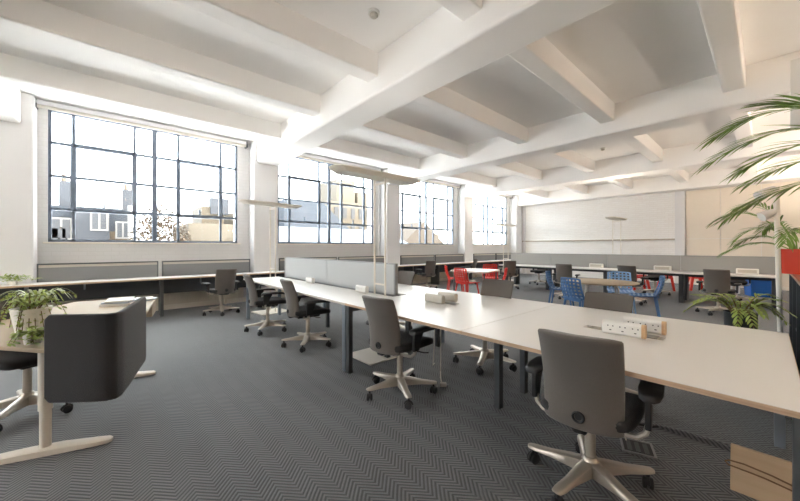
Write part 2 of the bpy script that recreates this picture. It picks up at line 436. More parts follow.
# ------------------------------------------------------------------ office chairs
def chair_master():
    root = empty('office_chair')
    # star base
    for k in range(5):
        a = 2 * PI * k / 5 + .35
        ca, sa = math.cos(a), math.sin(a)
        def P(r_, w, z): return (ca * r_ - sa * w, sa * r_ + ca * w, z)
        rings = []
        for r_, w, z0, z1 in ((.02, .034, .075, .150), (.10, .032, .082, .140), (.20, .027, .090, .122), (.29, .029, .092, .112), (.325, .024, .094, .108), (.335, .012, .097, .105)):
            rings.append([P(r_, -w, z0), P(r_, w, z0), P(r_, w * .95, z1 - .008), P(r_, w * .6, z1), P(r_, -w * .6, z1), P(r_, -w * .95, z1 - .008)])
        lg = MB().loft(rings).build('base_leg', M['champ'], root, smooth=True, angle=50)
        cb = MB()
        cx, cy = ca * .305, sa * .305
        cb.tube([(cx, cy, .055), (cx, cy, .098)], .009, 8)
        a2 = a + 1.1
        wx, wy = math.cos(a2), math.sin(a2)
        for s in (-1, 1):
            c0 = Vector((cx - wy * s * .006 , cy + wx * s * .006, .030)); c1 = Vector((cx - wy * s * .026, cy + wx * s * .026, .030))
            d = (c1 - c0)
            cb.tube([c0, c0 + d * .3, c0 + d * .8, c1], [.027, .030, .030, .022], 14)
        hood = []
        for t in range(7):
            th = PI * t / 6
            hood.append((cx + wx * math.cos(th) * .033, cy + wy * math.cos(th) * .033, .034 + math.sin(th) * .030))
        cb.tube(hood, .0075, 6)
        cb.build('caster', M['rubber'], lg, smooth=True)
    MB().lathe([(.045, .07), (.045, .145), (.036, .165), (.028, .17)], 20).build('hub', M['champ'], root, smooth=True)
    MB().lathe([(.0265, .165), (.0265, .40)], 16).build('gas_lift', M['champ'], root, smooth=True)
    m = MB(); m.box(-.17, -.09, .385, .14, .09, .435); m.box(-.26, -.035, .395, -.15, .035, .44)
    m.build('tilt_mechanism', M['black'], root, bevel=.015)
    # seat: lofted cushion
    rings = []
    for x, w, zt, zb in ((-.235, .17, .485, .450), (-.215, .205, .505, .437), (-.10, .232, .500, .430), (.08, .240, .498, .430), (.18, .235, .495, .428), (.235, .215, .480, .425), (.255, .17, .462, .432)):
        mid = (zt + zb) / 2; h = (zt - zb) / 2
        rings.append([(x, w * c, mid + h * s + (.012 * abs(c) ** 3 if s > 0 else 0)) for c, s in
                      ((-1, 0), (-.97, -.7), (-.8, -1), (0, -1), (.8, -1), (.97, -.7), (1, 0), (.97, .7), (.8, 1), (.4, .92), (0, .88), (-.4, .92), (-.8, 1), (-.97, .7))])
    MB().loft(rings).build('seat', M['seatfab'], root, smooth=True, angle=80, sub=1)
    # backrest: curved padded shell
    TS = [0, .02] + [k / 11 for k in range(1, 11)] + [.975, 1]; SS = [-1, -.96] + [-.8 + .2 * k for k in range(9)] + [.96, 1]
    nz, ny = len(TS), len(SS)
    prof = []
    for i in range(nz):
        t = TS[i]
        z = .415 + .485 * t
        xc = -.245 - .020 * math.sin(t * PI * .9) * -1.2 - .10 * t ** 1.6 - .0
        w = .180 + .008 * t - (.004 if i in (0, nz - 1) else 0)
        prof.append((z, xc, w))
    front, back = [], []
    for i, (z, xc, w) in enumerate(prof):
        t = TS[i]
        fr_, bk_ = [], []
        edge = .55 if i in (0, nz - 1) else 1
        for j in range(ny):
            s = SS[j]
            curve = .036 * s * s + (.012 * abs(s) ** 4)
            th = .026 * (1 - .65 * abs(s) ** 6) * edge
            fr_.append((xc + curve + th, w * s, z)); bk_.append((xc + curve - th, w * s, z))
        front.append(fr_); back.append(bk_)
    rings = [front[i] + list(reversed(back[i])) for i in range(nz)]
    bk = MB().loft(rings).build('backrest', M['fabric'], root, smooth=True, angle=80, sub=1)
    # adjuster ring low on the back
    rg = MB(); zc_, xr = .485, -.262
    ring = [(xr - .010, .024 * math.cos(2 * PI * k / 18), zc_ + .024 * math.sin(2 * PI * k / 18)) for k in range(19)]
    rg.tube(ring, .0065, 8); rg.tube([(xr + .01, 0, zc_), (xr - .006, 0, zc_)], .017, 14)
    rg.build('adjuster_ring', M['black'], bk, smooth=True)
    # bent alloy arm bows and black arm rests
    for s in (-1, 1):
        bow = [(-.08, .04 * s, .405), (-.10, .14 * s, .392), (-.10, .22 * s, .398), (-.095, .252 * s, .425), (-.09, .263 * s, .47)]
        MB().tube(bow, .0135, 10).build('arm_bow', M['champ'], root, smooth=True)
        ar = MB()
        pts = [(-.125, .452), (-.055, .452), (-.030, .54), (.0, .59), (.0, .605), (-.12, .605), (-.125, .54)]
        lo = [(x, s * .250, z) for x, z in pts]; hi = [(x, s * .276, z) for x, z in pts]
        ar.loft([lo, hi])
        post = ar.build('arm_post', M['black'], root, bevel=.006)
        pd = MB()
        rings = []
        for x, w, zt in ((-.15, .020, .622), (-.135, .040, .630), (-.05, .050, .634), (.07, .048, .632), (.15, .038, .624), (.185, .020, .612)):
            c = s * .268
            rings.append([(x, c - w, zt - .026), (x, c + w, zt - .026), (x, c + w, zt - .008), (x, c + w * .6, zt), (x, c - w * .6, zt), (x, c - w, zt - .008)])
        pd.loft(rings).build('arm_pad', M['black'], post, smooth=True, angle=60)
    MB().tube([(.0, -.10, .415), (.02, -.26, .412), (.05, -.29, .412)], .006, 6).build('tilt_lever', M['black'], root, smooth=True)
    return root

chairs = [
    ((1.98, .645), 7, 'taupe office chair nearest the camera, its back to us at the bottom edge'),
    ((1.96, 2.21), 6, 'taupe office chair beside the floor lamp plate, second nearest along the long table'),
    ((1.98, 4.10), -4, 'third nearest taupe chair on this side of the table'),
    ((1.85, 5.24), -6, 'taupe office chair at the window end of this side of the long table'),
    ((1.63, 7.18), 97, 'grey office chair with its back to us at the worktop below the leftmost window'),
    ((3.16, 2.11), 184, 'taupe office chair across the long table between the two pairs of power blocks'),
    ((3.25, .99), 182, 'taupe office chair across the long table just in front of the blue chairs'),
    ((3.28, 3.88), 180, 'taupe office chair half hidden behind the right end of the pale table partition'),
    ((7.45, 7.12), 75, 'dark office chair at the worktop below the third window'),
    ((9.6, 7.12), 110, 'dark office chair at the worktop just left of the red chairs, against a column'),
    ((9.5, 5.45), 35, 'grey office chair catching the light at the left end of the far desks'),
    ((8.75, 3.42), 10, 'grey office chair at the far desks just behind the left blue chair'),
    ((9.15, 2.12), -4, 'dark office chair at the far desks right behind the round white table'),
    ((8.9, .62), -2, 'dark office chair at the far desks just behind the fern'),
    ((11.35, 5.35), 175, 'black office chair behind the left part of the far partition, seen under the desk'),
    ((11.3, 2.05), 184, 'black office chair behind the far partition, its base seen under the desk'),
    ((11.3, .52), 178, 'black office chair behind the right end of the far partition, near the blue crate'),
    ((-.50, 3.90), -60, 'dark office chair cut by the left edge behind the standing desk'),
]
proto = chair_master()
for i, (p, a, lb) in enumerate(chairs):
    o = proto if i == 0 else copy_tree(proto)
    o.location = (p[0], p[1], 0); o.rotation_euler = (0, 0, math.radians(a))
    if i in (5, 6, 7): o.scale = (1.07, 1.07, .975 if i == 6 else 1.03)      # these are set a little wider
    tag(o, lb, 'chair', 'swivel office chairs')

# ------------------------------------------------------------------ the long table
def leg(x, y, w=.05, d=.05, m='deskleg', parent=None, z=.70):
    return MB().box(x - w / 2, y - d / 2, 0, x + w / 2, y + d / 2, z).build('leg', M[m], parent, bevel=.004)
def top_with_holes(x0, y0, x1, y1, holes, parent):
    """table top split in strips round rectangular cut-outs"""
    b = MB(); xsx = sorted({x0, x1, *[h[0] for h in holes], *[h[2] for h in holes]}); ysx = sorted({y0, y1, *[h[1] for h in holes], *[h[3] for h in holes]})
    z0, z1 = .705, .73
    V = {}
    def v(x, y, z):
        k = (round(x, 4), round(y, 4), z)
        if k not in V: V[k] = b.bm.verts.new((x, y, z))
        return V[k]
    def hole(xa, ya): return any(h[0] - 1e-6 <= xa < h[2] - 1e-6 and h[1] - 1e-6 <= ya < h[3] - 1e-6 for h in holes)
    nx, ny = len(xsx) - 1, len(ysx) - 1
    solid = lambda i, j: 0 <= i < nx and 0 <= j < ny and not hole(xsx[i], ysx[j])
    for i in range(nx):
        for j in range(ny):
            if not solid(i, j): continue
            xa, xb, ya, yb = xsx[i], xsx[i + 1], ysx[j], ysx[j + 1]
            b.bm.faces.new([v(xa, ya, z1), v(xb, ya, z1), v(xb, yb, z1), v(xa, yb, z1)])
            b.bm.faces.new([v(xa, yb, z0), v(xb, yb, z0), v(xb, ya, z0), v(xa, ya, z0)])
            for di, dj, p, q in ((-1, 0, (xa, yb), (xa, ya)), (1, 0, (xb, ya), (xb, yb)), (0, -1, (xa, ya), (xb, ya)), (0, 1, (xb, yb), (xa, yb))):
                if not solid(i + di, j + dj):
                    b.bm.faces.new([v(*p, z0), v(*q, z0), v(*q, z1), v(*p, z1)])
    t = b.build('tabletop', M['desk'], parent)
    e = MB()
    e.box(x0 - .003, y0, z0 + .001, x0, y1, z1 - .002); e.box(x1, y0, z0 + .001, x1 + .003, y1, z1 - .002)
    e.box(x0, y0 - .003, z0 + .001, x1, y0, z1 - .002)
    e.build('edge_band', M['ply'], parent)
    return t

r = empty('table_section', (0, 0, 0), 0, 'nearest white section of the long table, its wood edge running out of frame at right', 'table', 'sections of the long table')
top_with_holes(1.84, -.10, 3.46, 1.427, [(2.60, .43, 2.70, .90)], r)
leg(1.97, -.083, .06, .03, 'deskleg', r); leg(3.33, -.06, .10, .05, 'greyleg', r)
MB().box(2.0, -.07, .64, 3.3, -.05, .70).build('end_rail', M['deskleg'], r)
MB().box(2.42, 0, .66, 2.46, 1.40, .70).build('beam', M['deskleg'], r)
r = empty('table_section', (0, 0, 0), 0, 'middle white section of the long table carrying the beige power blocks', 'table', 'sections of the long table')
top_with_holes(1.84, 1.433, 3.46, 2.945, [(2.60, 2.1, 2.70, 2.52)], r)
leg(1.87, 2.91, .05, .06, 'deskleg', r); leg(3.25, 2.9, .05, .06, 'deskleg', r)
leg(2.38, 1.46, .06, .05, 'deskleg', r); leg(2.80, 1.46, .06, .05, 'deskleg', r)
MB().box(2.37, 1.45, .64, 2.82, 1.47, .70).build('end_rail', M['deskleg'], r)
MB().box(1.89, 2.90, .64, 3.24, 2.92, .70).build('end_rail', M['deskleg'], r)
for x0, x1, lb, lx in ((1.84, 2.50, 'white bench on this side of the pale partition, under the two taupe chairs', 1.87), (2.74, 3.46, 'white bench on the far side of the pale partition', 3.42)):
    r = empty('desk_bench', (0, 0, 0), 0, lb, 'desk', 'benches either side of the partition')
    b = MB().box(x0, 2.951, .705, x1, 6.47, .73).build('tabletop', M['desk'], r, bevel=.003)
    e = MB().box(x0 - .003 if lx < 2 else x1, 2.951, .706, x0 if lx < 2 else x1 + .003, 6.47, .728).build('edge_band', M['warmgrey'], r)
    leg(lx, 2.985, .05, .06, 'greyleg', r); leg(lx, 6.30, .05, .06, 'greyleg', r)
    ix = x1 - .05 if lx < 2 else x0 + .05
    leg(ix, 2.985, .05, .06, 'deskleg', r); leg(ix, 6.30, .05, .06, 'greyleg', r)
    MB().box(min(lx, ix), 6.29, .65, max(lx, ix), 6.31, .70).build('end_rail', M['greyleg'], r)
# partition between them
r = empty('desk_partition', (2.66, 4.79, 0), 0, 'pale grey two panel partition standing between the benches', 'partition')
for y0, y1 in ((-1.70, -.012), (-.006, 1.70)):
    MB().box(-.018, y0, .72, .018, y1, 1.10).build('felt_panel', M['lightscreen'], r, bevel=.004)
f = MB(); f.box(-.022, -1.73, .60, .022, -1.70, 1.112); f.box(-.022, 1.70, .60, .022, 1.73, 1.112); f.box(-.022, -1.70, 1.10, .022, 1.70, 1.112)
f.box(-.022, -1.70, .66, .022, 1.70, .72)
f.build('frame', M['trim_alu'], r)
for y in (-1.6, 0, 1.6):
    MB().box(-.02, y - .03, 0, .02, y + .03, .66).build('post', M['deskleg'], r)
    MB().box(-.15, y - .02, .68, .15, y + .02, .704).build('clamp', M['deskleg'], r)

# ------------------------------------------------------------------ power blocks
def power_block(x, y, m, capm, lb, L=.24, H=.09, W=.055, sockets=3, cat='power socket', group='power blocks on the long table', rz=0):
    r = empty('power_block', (x, y, .73), rz, lb, cat, group)
    sec = rrect(-W / 2, 0, W / 2, H, .024, 5)
    MB().loft([[(px, -L / 2 + .02, pz) for px, pz in sec], [(px, L / 2 - .02, pz) for px, pz in sec]]).build('body', M[m], r, smooth=True, angle=30)
    for a, b in ((-L / 2, -L / 2 + .02), (L / 2 - .02, L / 2)):
        MB().loft([[(px, a, pz) for px, pz in sec], [(px, b, pz) for px, pz in sec]]).build('end_cap', M[capm if a < 0 else m], r, smooth=True, angle=30)
    for k in range(sockets):
        yy = -L / 2 + .05 + (L - .1) * (k / max(1, sockets - 1))
        s = MB()
        s.box(-W / 2 - .003, yy - .006, .028, -W / 2 + .001, yy + .006, .034)
        s.box(-W / 2 - .003, yy - .018, .055, -W / 2 + .001, yy - .011, .062)
        s.box(-W / 2 - .003, yy + .011, .055, -W / 2 + .001, yy + .018, .062)
        pl = MB().box(-W / 2 - .002, yy - .031, .018, -W / 2 + .001, yy + .031, .075).build('socket_plate', M['white'], r)
        s.build('pin_hole', M['black'], pl)
    return r
power_block(2.555, .63, 'white', 'palewood', 'white three socket block with wooden end on the nearest table section, nearer of its pair')
power_block(2.775, .565, 'white', 'palewood', 'white block with wooden end on the nearest table section, further of its pair')
power_block(2.56, 2.33, 'warmgrey', 'warmgrey', 'beige socket block on the middle table section, nearer of its pair', sockets=0)
power_block(2.77, 2.33, 'warmgrey', 'warmgrey', 'beige socket block on the middle table section, further of its pair', sockets=0)
power_block(2.43, 4.95, 'white', 'white', 'white socket block before the left half of the pale partition', L=.22, sockets=0)
power_block(2.43, 3.48, 'white', 'white', 'white socket block at the foot of the lamp before the right half of the partition', L=.22, sockets=0)
for x, y, lb in ((2.65, .665, 'open cable slot with a metal flap beside the white power blocks'), (2.65, 2.31, 'open cable slot with a metal flap beside the beige power blocks')):
    r = empty('cable_slot', (x, y, .70), 0, lb, 'cable tray', 'cable slots in the table')
    t = MB(); t.box(-.048, -.205, -.06, .048, .205, -.055); t.box(-.048, -.205, -.06, -.044, .205, .03); t.box(.044, -.205, -.06, .048, .205, .03)
    t.box(-.048, -.205, -.06, .048, -.2, .03); t.box(-.048, .2, -.06, .048, .205, .03)
    t.build('tray', M['warmgrey'], r)
    MB().box(-.044, -.2, .028, .044, -.10, .034).build('flap', M['trim_alu'], r)

# ------------------------------------------------------------------ floor lamps with twin poles
def lamp_master():
    root = empty('floor_lamp')
    MB().box(-.31, -.25, 0, .27, .25, .014).build('base_plate', M['whitemetal'], root, bevel=.004)
    for y in (-.105, .105):
        MB().tube([(.02, y, .012), (.02, y, 2.16)], .0125, 10).build('pole', M['whitemetal'], root, smooth=True)
    for z in (.86, 2.1): MB().box(.012, -.105, z - .01, .028, .105, z + .01).build('rung', M['whitemetal'], root)
    h = MB()
    top = [(-.66, -.05), (-.59, -.15), (.59, -.15), (.67, -.05), (.67, .05), (.59, .15), (-.59, .15), (-.66, .05)]
    bot = [(-.56, -.04), (-.52, -.11), (.52, -.11), (.56, -.04), (.56, .04), (.52, .11), (-.52, .11), (-.56, .04)]
    h.loft([[(x, y, 2.158) for x, y in bot], [(x, y, 2.205) for x, y in top], [(x, y, 2.215) for x, y in top]])
    h.build('lamp_head', M['shade'], root, bevel=.004)
    MB().box(-.45, -.08, 2.215, .45, .08, 2.222).build('diffuser', M['fillglow'], root)
    return root
lamp = lamp_master()
for i, (x, y, rz, lb) in enumerate((
        (2.46, 3.17, 0, 'tall cream twin pole floor lamp at the right end of the pale partition'),
        (2.45, 6.70, 8, 'tall cream twin pole floor lamp beyond the left end of the long table'),
        (11.75, 6.9, 0, 'cream floor lamp in front of the far end of the window wall'),
        (11.6, 3.05, 0, 'cream floor lamp standing behind the far partition before the brick wall'),
        (8.9, -1.6, 0, 'added fill lamp at the far right of the room, outside the picture'),  # this and the lamps below are added out of view as fill
        (4.9, -3.0, 0, 'added fill lamp in the bay to the right, outside the picture'),
        (1.3, -2.6, 0, 'added fill lamp behind the viewer, outside the picture'),
        (6.9, -2.6, 0, 'added fill lamp between two girders at right, outside the picture'),
        (13.4, -1.2, 0, 'added fill lamp near the far boarded wall, outside the picture'),
        (-3.4, 4.2, 0, 'added fill lamp left of the standing desk, outside the picture'))):
    o = lamp if i == 0 else copy_tree(lamp)
    o.location = (x, y, 0); o.rotation_euler = (0, 0, math.radians(rz)); tag(o, lb, 'lamp', 'twin pole floor lamps')
    if i > 1:                                            # added glow, stronger on the far and the unseen lamps as fill
        for ch in o.children:
            if ch.name.startswith('diffuser'):
                ch.data = ch.data.copy(); ch.data.materials[0] = M['fillbright' if i > 3 and y > -2.9 else 'fillmid']

# ------------------------------------------------------------------ far double bench with partition
JY = [-.18, 1.40, 2.98, 4.56, 5.95]
names = ['rightmost', 'second from the right', 'third from the right', 'leftmost']
for k in range(4):
    y0, y1 = JY[k], JY[k + 1]
    r = empty('double_desk', (10.5, (y0 + y1) / 2, 0), 0, '%s white double desk of the row before the far wall' % names[k], 'desk', 'far row of desks')
    h = (y1 - y0) / 2
    for sx in (-1, 1):
        MB().box(-.80 if sx < 0 else .05, -h + .004, .705, -.05 if sx < 0 else .80, h - .004, .73).build('tabletop', M['desk'], r, bevel=.003)
    for s in ((-1, 1) if k == 0 else (1,)):
        for x in (-.30, .30):
            MB().box(x - .13, s * (h - .06) - .04, 0, x + .13, s * (h - .06) + .04, .70).build('leg', M['dark'], r, bevel=.004)
    MB().box(-.05, -h + .02, .60, .05, h - .02, .70).build('cable_tray', M['dark'], r)
    s = empty('desk_partition', (10.5, (y0 + y1) / 2, 0), 0, '%s grey partition panel on the far row of desks' % names[k], 'partition', 'partition panels on the far desks')
    MB().box(-.018, -h + .006, .70, .018, h - .006, 1.10).build('felt_panel', M['midscreen'], s)
    f = MB(); f.box(-.02, -h + .004, 1.10, .02, h - .004, 1.112); f.box(-.02, -h + .001, .70, .02, -h + .006, 1.11)
    f.build('frame', M['trim_alu'], s)
for y, lb in ((.27, 'rightmost white cable box on the far desks, behind the fern'), (1.72, 'white cable box on the far desks above the red stools'), (3.2, 'white cable box on the far desks left of the dark chair')):
    r = empty('cable_box', (10.3, y, .73), 0, lb, 'power socket', 'white cable boxes on the far desks')
    MB().box(-.05, -.17, 0, .05, .17, .12).build('body', M['white'], r, bevel=.012)
    MB().box(-.056, -.14, .03, -.05, .14, .095).build('socket_strip', M['warmgrey'], r)

# ------------------------------------------------------------------ perforated chairs
def holed(P, n, m, solid_border=0):
    """surface with square holes; P(u,v)->xyz with n x m holes"""
    b = MB()
    us = [0]; vs = [0]
    for k in range(n): us += [us[-1] + .8, us[-1] + 1.8]
    us.append(us[-1] + .8)
    for k in range(m): vs += [vs[-1] + .8, vs[-1] + 1.8]
    vs.append(vs[-1] + .8)
    V = [[b.bm.verts.new(P(u / us[-1], v / vs[-1])) for v in vs] for u in us]
    for i in range(len(us) - 1):
        for j in range(len(vs) - 1):
            if i % 2 == 1 and j % 2 == 1: continue
            b.bm.faces.new([V[i][j], V[i + 1][j], V[i + 1][j + 1], V[i][j + 1]])
    return b
def mesh_chair_master(m):
    root = empty('perforated_chair')
    def back(u, v):
        s = 2 * u - 1
        w = .215 - .02 * v
        return (-.20 - .09 * v + .05 * s * s - .02 * math.sin(v * PI), w * s, .47 + .35 * v - .015 * abs(s) ** 4 * v)
    holed(back, 6, 6).build('backrest', M[m], root, solid=.016, bevel=.003, seg=1)
    def seat(u, v):
        s = 2 * u - 1
        return (-.20 + .42 * v, .215 * s, .455 + .014 * s * s - .012 * v)
    holed(seat, 6, 6).build('seat', M[m], root, solid=.018, bevel=.003, seg=1)
    MB().box(-.205, -.16, .435, -.19, .16, .485).build('back_joint', M[m], root, bevel=.004)
    for sx in (-1, 1):
        for sy in (-1, 1):
            MB().tube([(sx * .16, sy * .17, .45), (sx * .225, sy * .225, 0)], [.021, .012], 10).build('leg', M[m], root, smooth=True)
    return root
specs = {
    'red': [((7.08, 5.68), -45, 'red perforated chair furthest left at the square white table'),
            ((6.48, 4.84), -5, 'red perforated chair with its back to us at the near left of the square table'),
            ((8.05, 5.20), 215, 'red perforated chair on the far side of the square white table'),
            ((6.97, 4.38), 120, 'red perforated chair at the right side of the square white table')],
    'blue': [((6.92, 2.80), -75, 'blue perforated chair left of the round white table, seen side on'),
             ((5.85, 2.04), -22, 'blue perforated chair nearest us with its back turned at the round table'),
             ((7.12, 1.45), 104, 'blue perforated chair at the right of the round table, seen from the side')],
    'lightblue': [((7.48, 1.90), 200, 'pale blue perforated chair behind the round white table, facing us')],
}
for m, lst in specs.items():
    pr = mesh_chair_master(m)
    for i, (p, a, lb) in enumerate(lst):
        o = pr if i == 0 else copy_tree(pr)
        o.location = (p[0], p[1], 0); o.rotation_euler = (0, 0, math.radians(a))
        tag(o, lb, 'chair', ('red' if m == 'red' else 'blue') + ' perforated plastic chairs')
# tables for them
r = empty('round_table', (6.30, 1.88, 0), 20, 'round white table between the blue perforated chairs', 'table')
MB().lathe([(.0, .705), (.50, .705), (.535, .715), (.535, .728), (.53, .73), (.0, .73)], 48, cap=False).build('tabletop', M['beige'], r, smooth=True)
for k in range(4):
    a = PI / 4 + k * PI / 2; c, s = math.cos(a), math.sin(a)
    MB().tube([(c * .05, s * .05, .705), (c * .24, s * .24, .695), (c * .31, s * .31, .64), (c * .35, s * .35, .30), (c * .40, s * .40, 0)], .016, 10).build('leg', M['alu'], r, smooth=True)
MB().lathe([(.07, .69), (.07, .706)], 20).build('centre_plate', M['alu'], r)
r = empty('square_table', (7.02, 4.98, 0), 12, 'square white table between the red perforated chairs', 'table')
MB().prism(rrect(-.48, -.48, .48, .48, .04), .69, .73).build('tabletop', M['desk'], r, bevel=.004)
for sx in (-1, 1):
    for sy in (-1, 1):
        MB().tube([(sx * .40, sy * .40, .69), (sx * .40, sy * .40, 0)], .02, 10).build('leg', M['deskleg'], r, smooth=True)

# red stools behind the far desks
def stool_master():
    root = empty('red_stool')
    MB().prism(rrect(-.16, -.16, .16, .16, .03), .425, .45).build('seat', M['red'], root, bevel=.004)
    for sx in (-1, 1):
        for sy in (-1, 1):
            a = Vector((sx * .13, sy * .13, .425)); b = Vector((sx * .20, sy * .20, 0))
            MB().loft([[(a.x - .034, a.y - .034, a.z), (a.x + .034, a.y - .034, a.z), (a.x + .034, a.y + .034, a.z), (a.x - .034, a.y + .034, a.z)],
                       [(b.x - .028, b.y - .028, 0), (b.x + .028, b.y - .028, 0), (b.x + .028, b.y + .028, 0), (b.x - .028, b.y + .028, 0)]]).build('leg', M['red'], root)
    MB().box(-.15, -.15, .36, .15, .15, .40).build('apron', M['red'], root)
    return root
st = stool_master()
for i, (x, y, rz, lb) in enumerate(((13.4, 1.42, 25, 'red stool behind the far desks between the thick leg and the dark chair'),
                                    (12.75, 2.05, 10, 'red stool behind the far desks just left of the thick desk leg'),
                                    (12.3, 2.62, 30, 'red stool behind the far desks by the dark chair at the round table'))):
    o = st if i == 0 else copy_tree(st)
    o.location = (x, y, 0); o.rotation_euler = (0, 0, math.radians(rz)); tag(o, lb, 'stool', 'red stools')
# crate and box on the floor behind the far desks
r = empty('blue_crate', (13.0, .10, 0), 20, 'bright blue crate on the floor behind the right end of the far desks', 'crate')
b = MB(); b.loft([[(-.20, -.24, 0), (.20, -.24, 0), (.20, .24, 0), (-.20, .24, 0)], [(-.23, -.27, .42), (.23, -.27, .42), (.23, .27, .42), (-.23, .27, .42)]])
b.build('body', M['binblue'], r, bevel=.01)
f = MB(); f.box(-.25, -.29, .42, .25, -.25, .46); f.box(-.25, .25, .42, .25, .29, .46); f.box(-.25, -.25, .42, -.21, .25, .46); f.box(.21, -.25, .42, .25, .25, .46)
f.build('rim', M['binblue'], r)
r = empty('white_box', (13.3, .72, 0), 5, 'white storage box on the floor beside the blue crate', 'box')
MB().box(-.22, -.22, 0, .22, .22, .46).build('body', M['white'], r, bevel=.008)
MB().box(-.235, -.235, .46, .235, .235, .52).build('lid', M['white'], r, bevel=.008)

# ------------------------------------------------------------------ standing desk at left
DK = empty('standing_desk', (0, 0, 0), 0, 'cream standing desk with T shaped feet at the left edge', 'desk')
def fpath(cx, cy, ux, uy, L0, L1, mb, w=.045):
    px, py = -uy, ux
    rings = []
    for t, h, ww in ((-L0, .028, .030), (-L0 + .03, .036, w * .8), (-.08, .05, w), (.08, .05, w), (L1 - .08, .036, w * .9), (L1 - .02, .032, w * .7), (L1, .026, w * .35)):
        bx, by = cx + ux * t, cy + uy * t
        rings.append([(bx - px * ww, by - py * ww, 0.004), (bx + px * ww, by + py * ww, 0.004), (bx + px * ww, by + py * ww, h * .8), (bx + px * ww * .6, by + py * ww * .6, h), (bx - px * ww * .6, by - py * ww * .6, h), (bx - px * ww, by - py * ww, h * .8)])
    return mb.loft(rings)
ux, uy = .956, -.292
for cx, cy, l0, l1 in ((-.315, 3.055, .40, .335), (-.02, 4.33, .40, .38)):
    fpath(cx, cy, ux, uy, l0, l1, MB()).build('foot', M['whitemetal'], DK, smooth=True, angle=40)
    lg = MB().tube([(cx, cy, .04), (cx, cy, .30)], .028, 20).build('leg', M['whitemetal'], DK, smooth=True)
    MB().tube([(cx, cy, .285), (cx, cy, .70)], .034, 20).build('leg_sleeve', M['whitemetal'], lg, smooth=True)
poly = [(-.02, 2.60), (.04, 2.70), (.20, 3.50), (.38, 4.62), (.40, 4.74), (.34, 4.78), (-.30, 4.95), (-.62, 4.2), (-.86, 3.62), (-.76, 3.36), (-.32, 2.80), (-.10, 2.60)]
MB().prism(poly, .705, .73).build('desktop', M['beige'], DK, bevel=.004)
MB().box(-.03, -.5, .60, .03, .7, .66, Matrix.Translation((-.17, 3.7, 0)) @ Matrix.Rotation(math.radians(-13), 4, 'Z')).build('cross_beam', M['whitemetal'], DK)
MB().prism([(.16, 4.22), (.315, 4.20), (.385, 4.62), (.39, 4.70), (.34, 4.73), (.2, 4.75)], .60, .704).build('drawer_box', M['beige'], DK, bevel=.004)
# wrap-round felt screen
ctrl = [(-.282, 2.735), (-.22, 2.685), (-.14, 2.62), (-.07, 2.565), (-.02, 2.535), (.015, 2.535), (.036, 2.565), (.05, 2.62), (.075, 2.72), (.11, 2.88), (.15, 3.06), (.193, 3.25)]
Z0, Z1 = .430, .935
n = len(ctrl); b = MB(); outer, inner = [], []
for i, (x, y) in enumerate(ctrl):
    a = Vector(ctrl[max(0, i - 1)]); c = Vector(ctrl[min(n - 1, i + 1)]); t = (c - a).normalized(); nn = Vector((t.y, -t.x))
    outer.append((x + nn.x * .014, y + nn.y * .014)); inner.append((x - nn.x * .014, y - nn.y * .014))
rings = []
for i in range(n):
    e = 0.0
    za, zb = Z0, Z1
    if i == 0: za, zb = Z0 + .03, Z1 - .03
    if i == n - 1: za, zb = Z0 + .03, Z1 - .02
    (ox, oy), (ix, iy) = outer[i], inner[i]
    rings.append([(ox, oy, za), (ox, oy, zb), (ix, iy, zb), (ix, iy, za)])
# extra ring for round corners at both ends
def lerp(p, q, t): return tuple(p[k] * (1 - t) + q[k] * t for k in range(3))
extra0 = [lerp(rings[0][k], rings[1][k], .35) for k in range(4)]
extra0 = [(p[0], p[1], Z0 if k in (0, 3) else Z1) for k, p in enumerate(extra0)]
extra1 = [lerp(rings[-1][k], rings[-2][k], .18) for k in range(4)]
extra1 = [(p[0], p[1], Z0 if k in (0, 3) else Z1) for k, p in enumerate(extra1)]
rings = [rings[0], extra0] + rings[1:-1] + [extra1, rings[-1]]
b.loft(rings).build('felt_screen', M['charfelt'], DK, bevel=.010, seg=3, smooth=True, angle=50)

# things on the standing desk
def slab_stack(name, x, y, rz, sizes, mats, lb, cat, z=.73):
    r = empty(name, (x, y, z), rz, lb, cat)
    zz = 0
    for k, (w, d, h) in enumerate(sizes):
        ang = random.uniform(-.12, .12)
        MB().box(-w / 2, -d / 2, zz, w / 2, d / 2, zz + h, Matrix.Rotation(ang, 4, 'Z')).build('pages', M[mats[k % len(mats)]], r)
        zz += h
    return r
slab_stack('brochure', .07, 4.45, -15, [(.24, .30, .02), ], ['paper'], 'pale thick brochure lowest of the pile on the standing desk', 'book')
slab_stack('brochure', .08, 4.46, -19, [(.22, .29, .016)], ['magblue'], 'grey blue brochure in the middle of the pile on the standing desk', 'book', .75)
slab_stack('brochure', .07, 4.45, -10, [(.21, .28, .014)], ['paper'], 'white brochure topmost of the pile on the standing desk', 'book', .766)
slab_stack('magazine', .28, 4.60, -25, [(.16, .22, .012)], ['magblue'], 'blue grey magazine lowest at the right tip of the standing desk', 'magazine')
slab_stack('magazine', .275, 4.60, -5, [(.15, .21, .010)], ['paper'], 'pale magazine topmost at the right tip of the standing desk', 'magazine', .742)

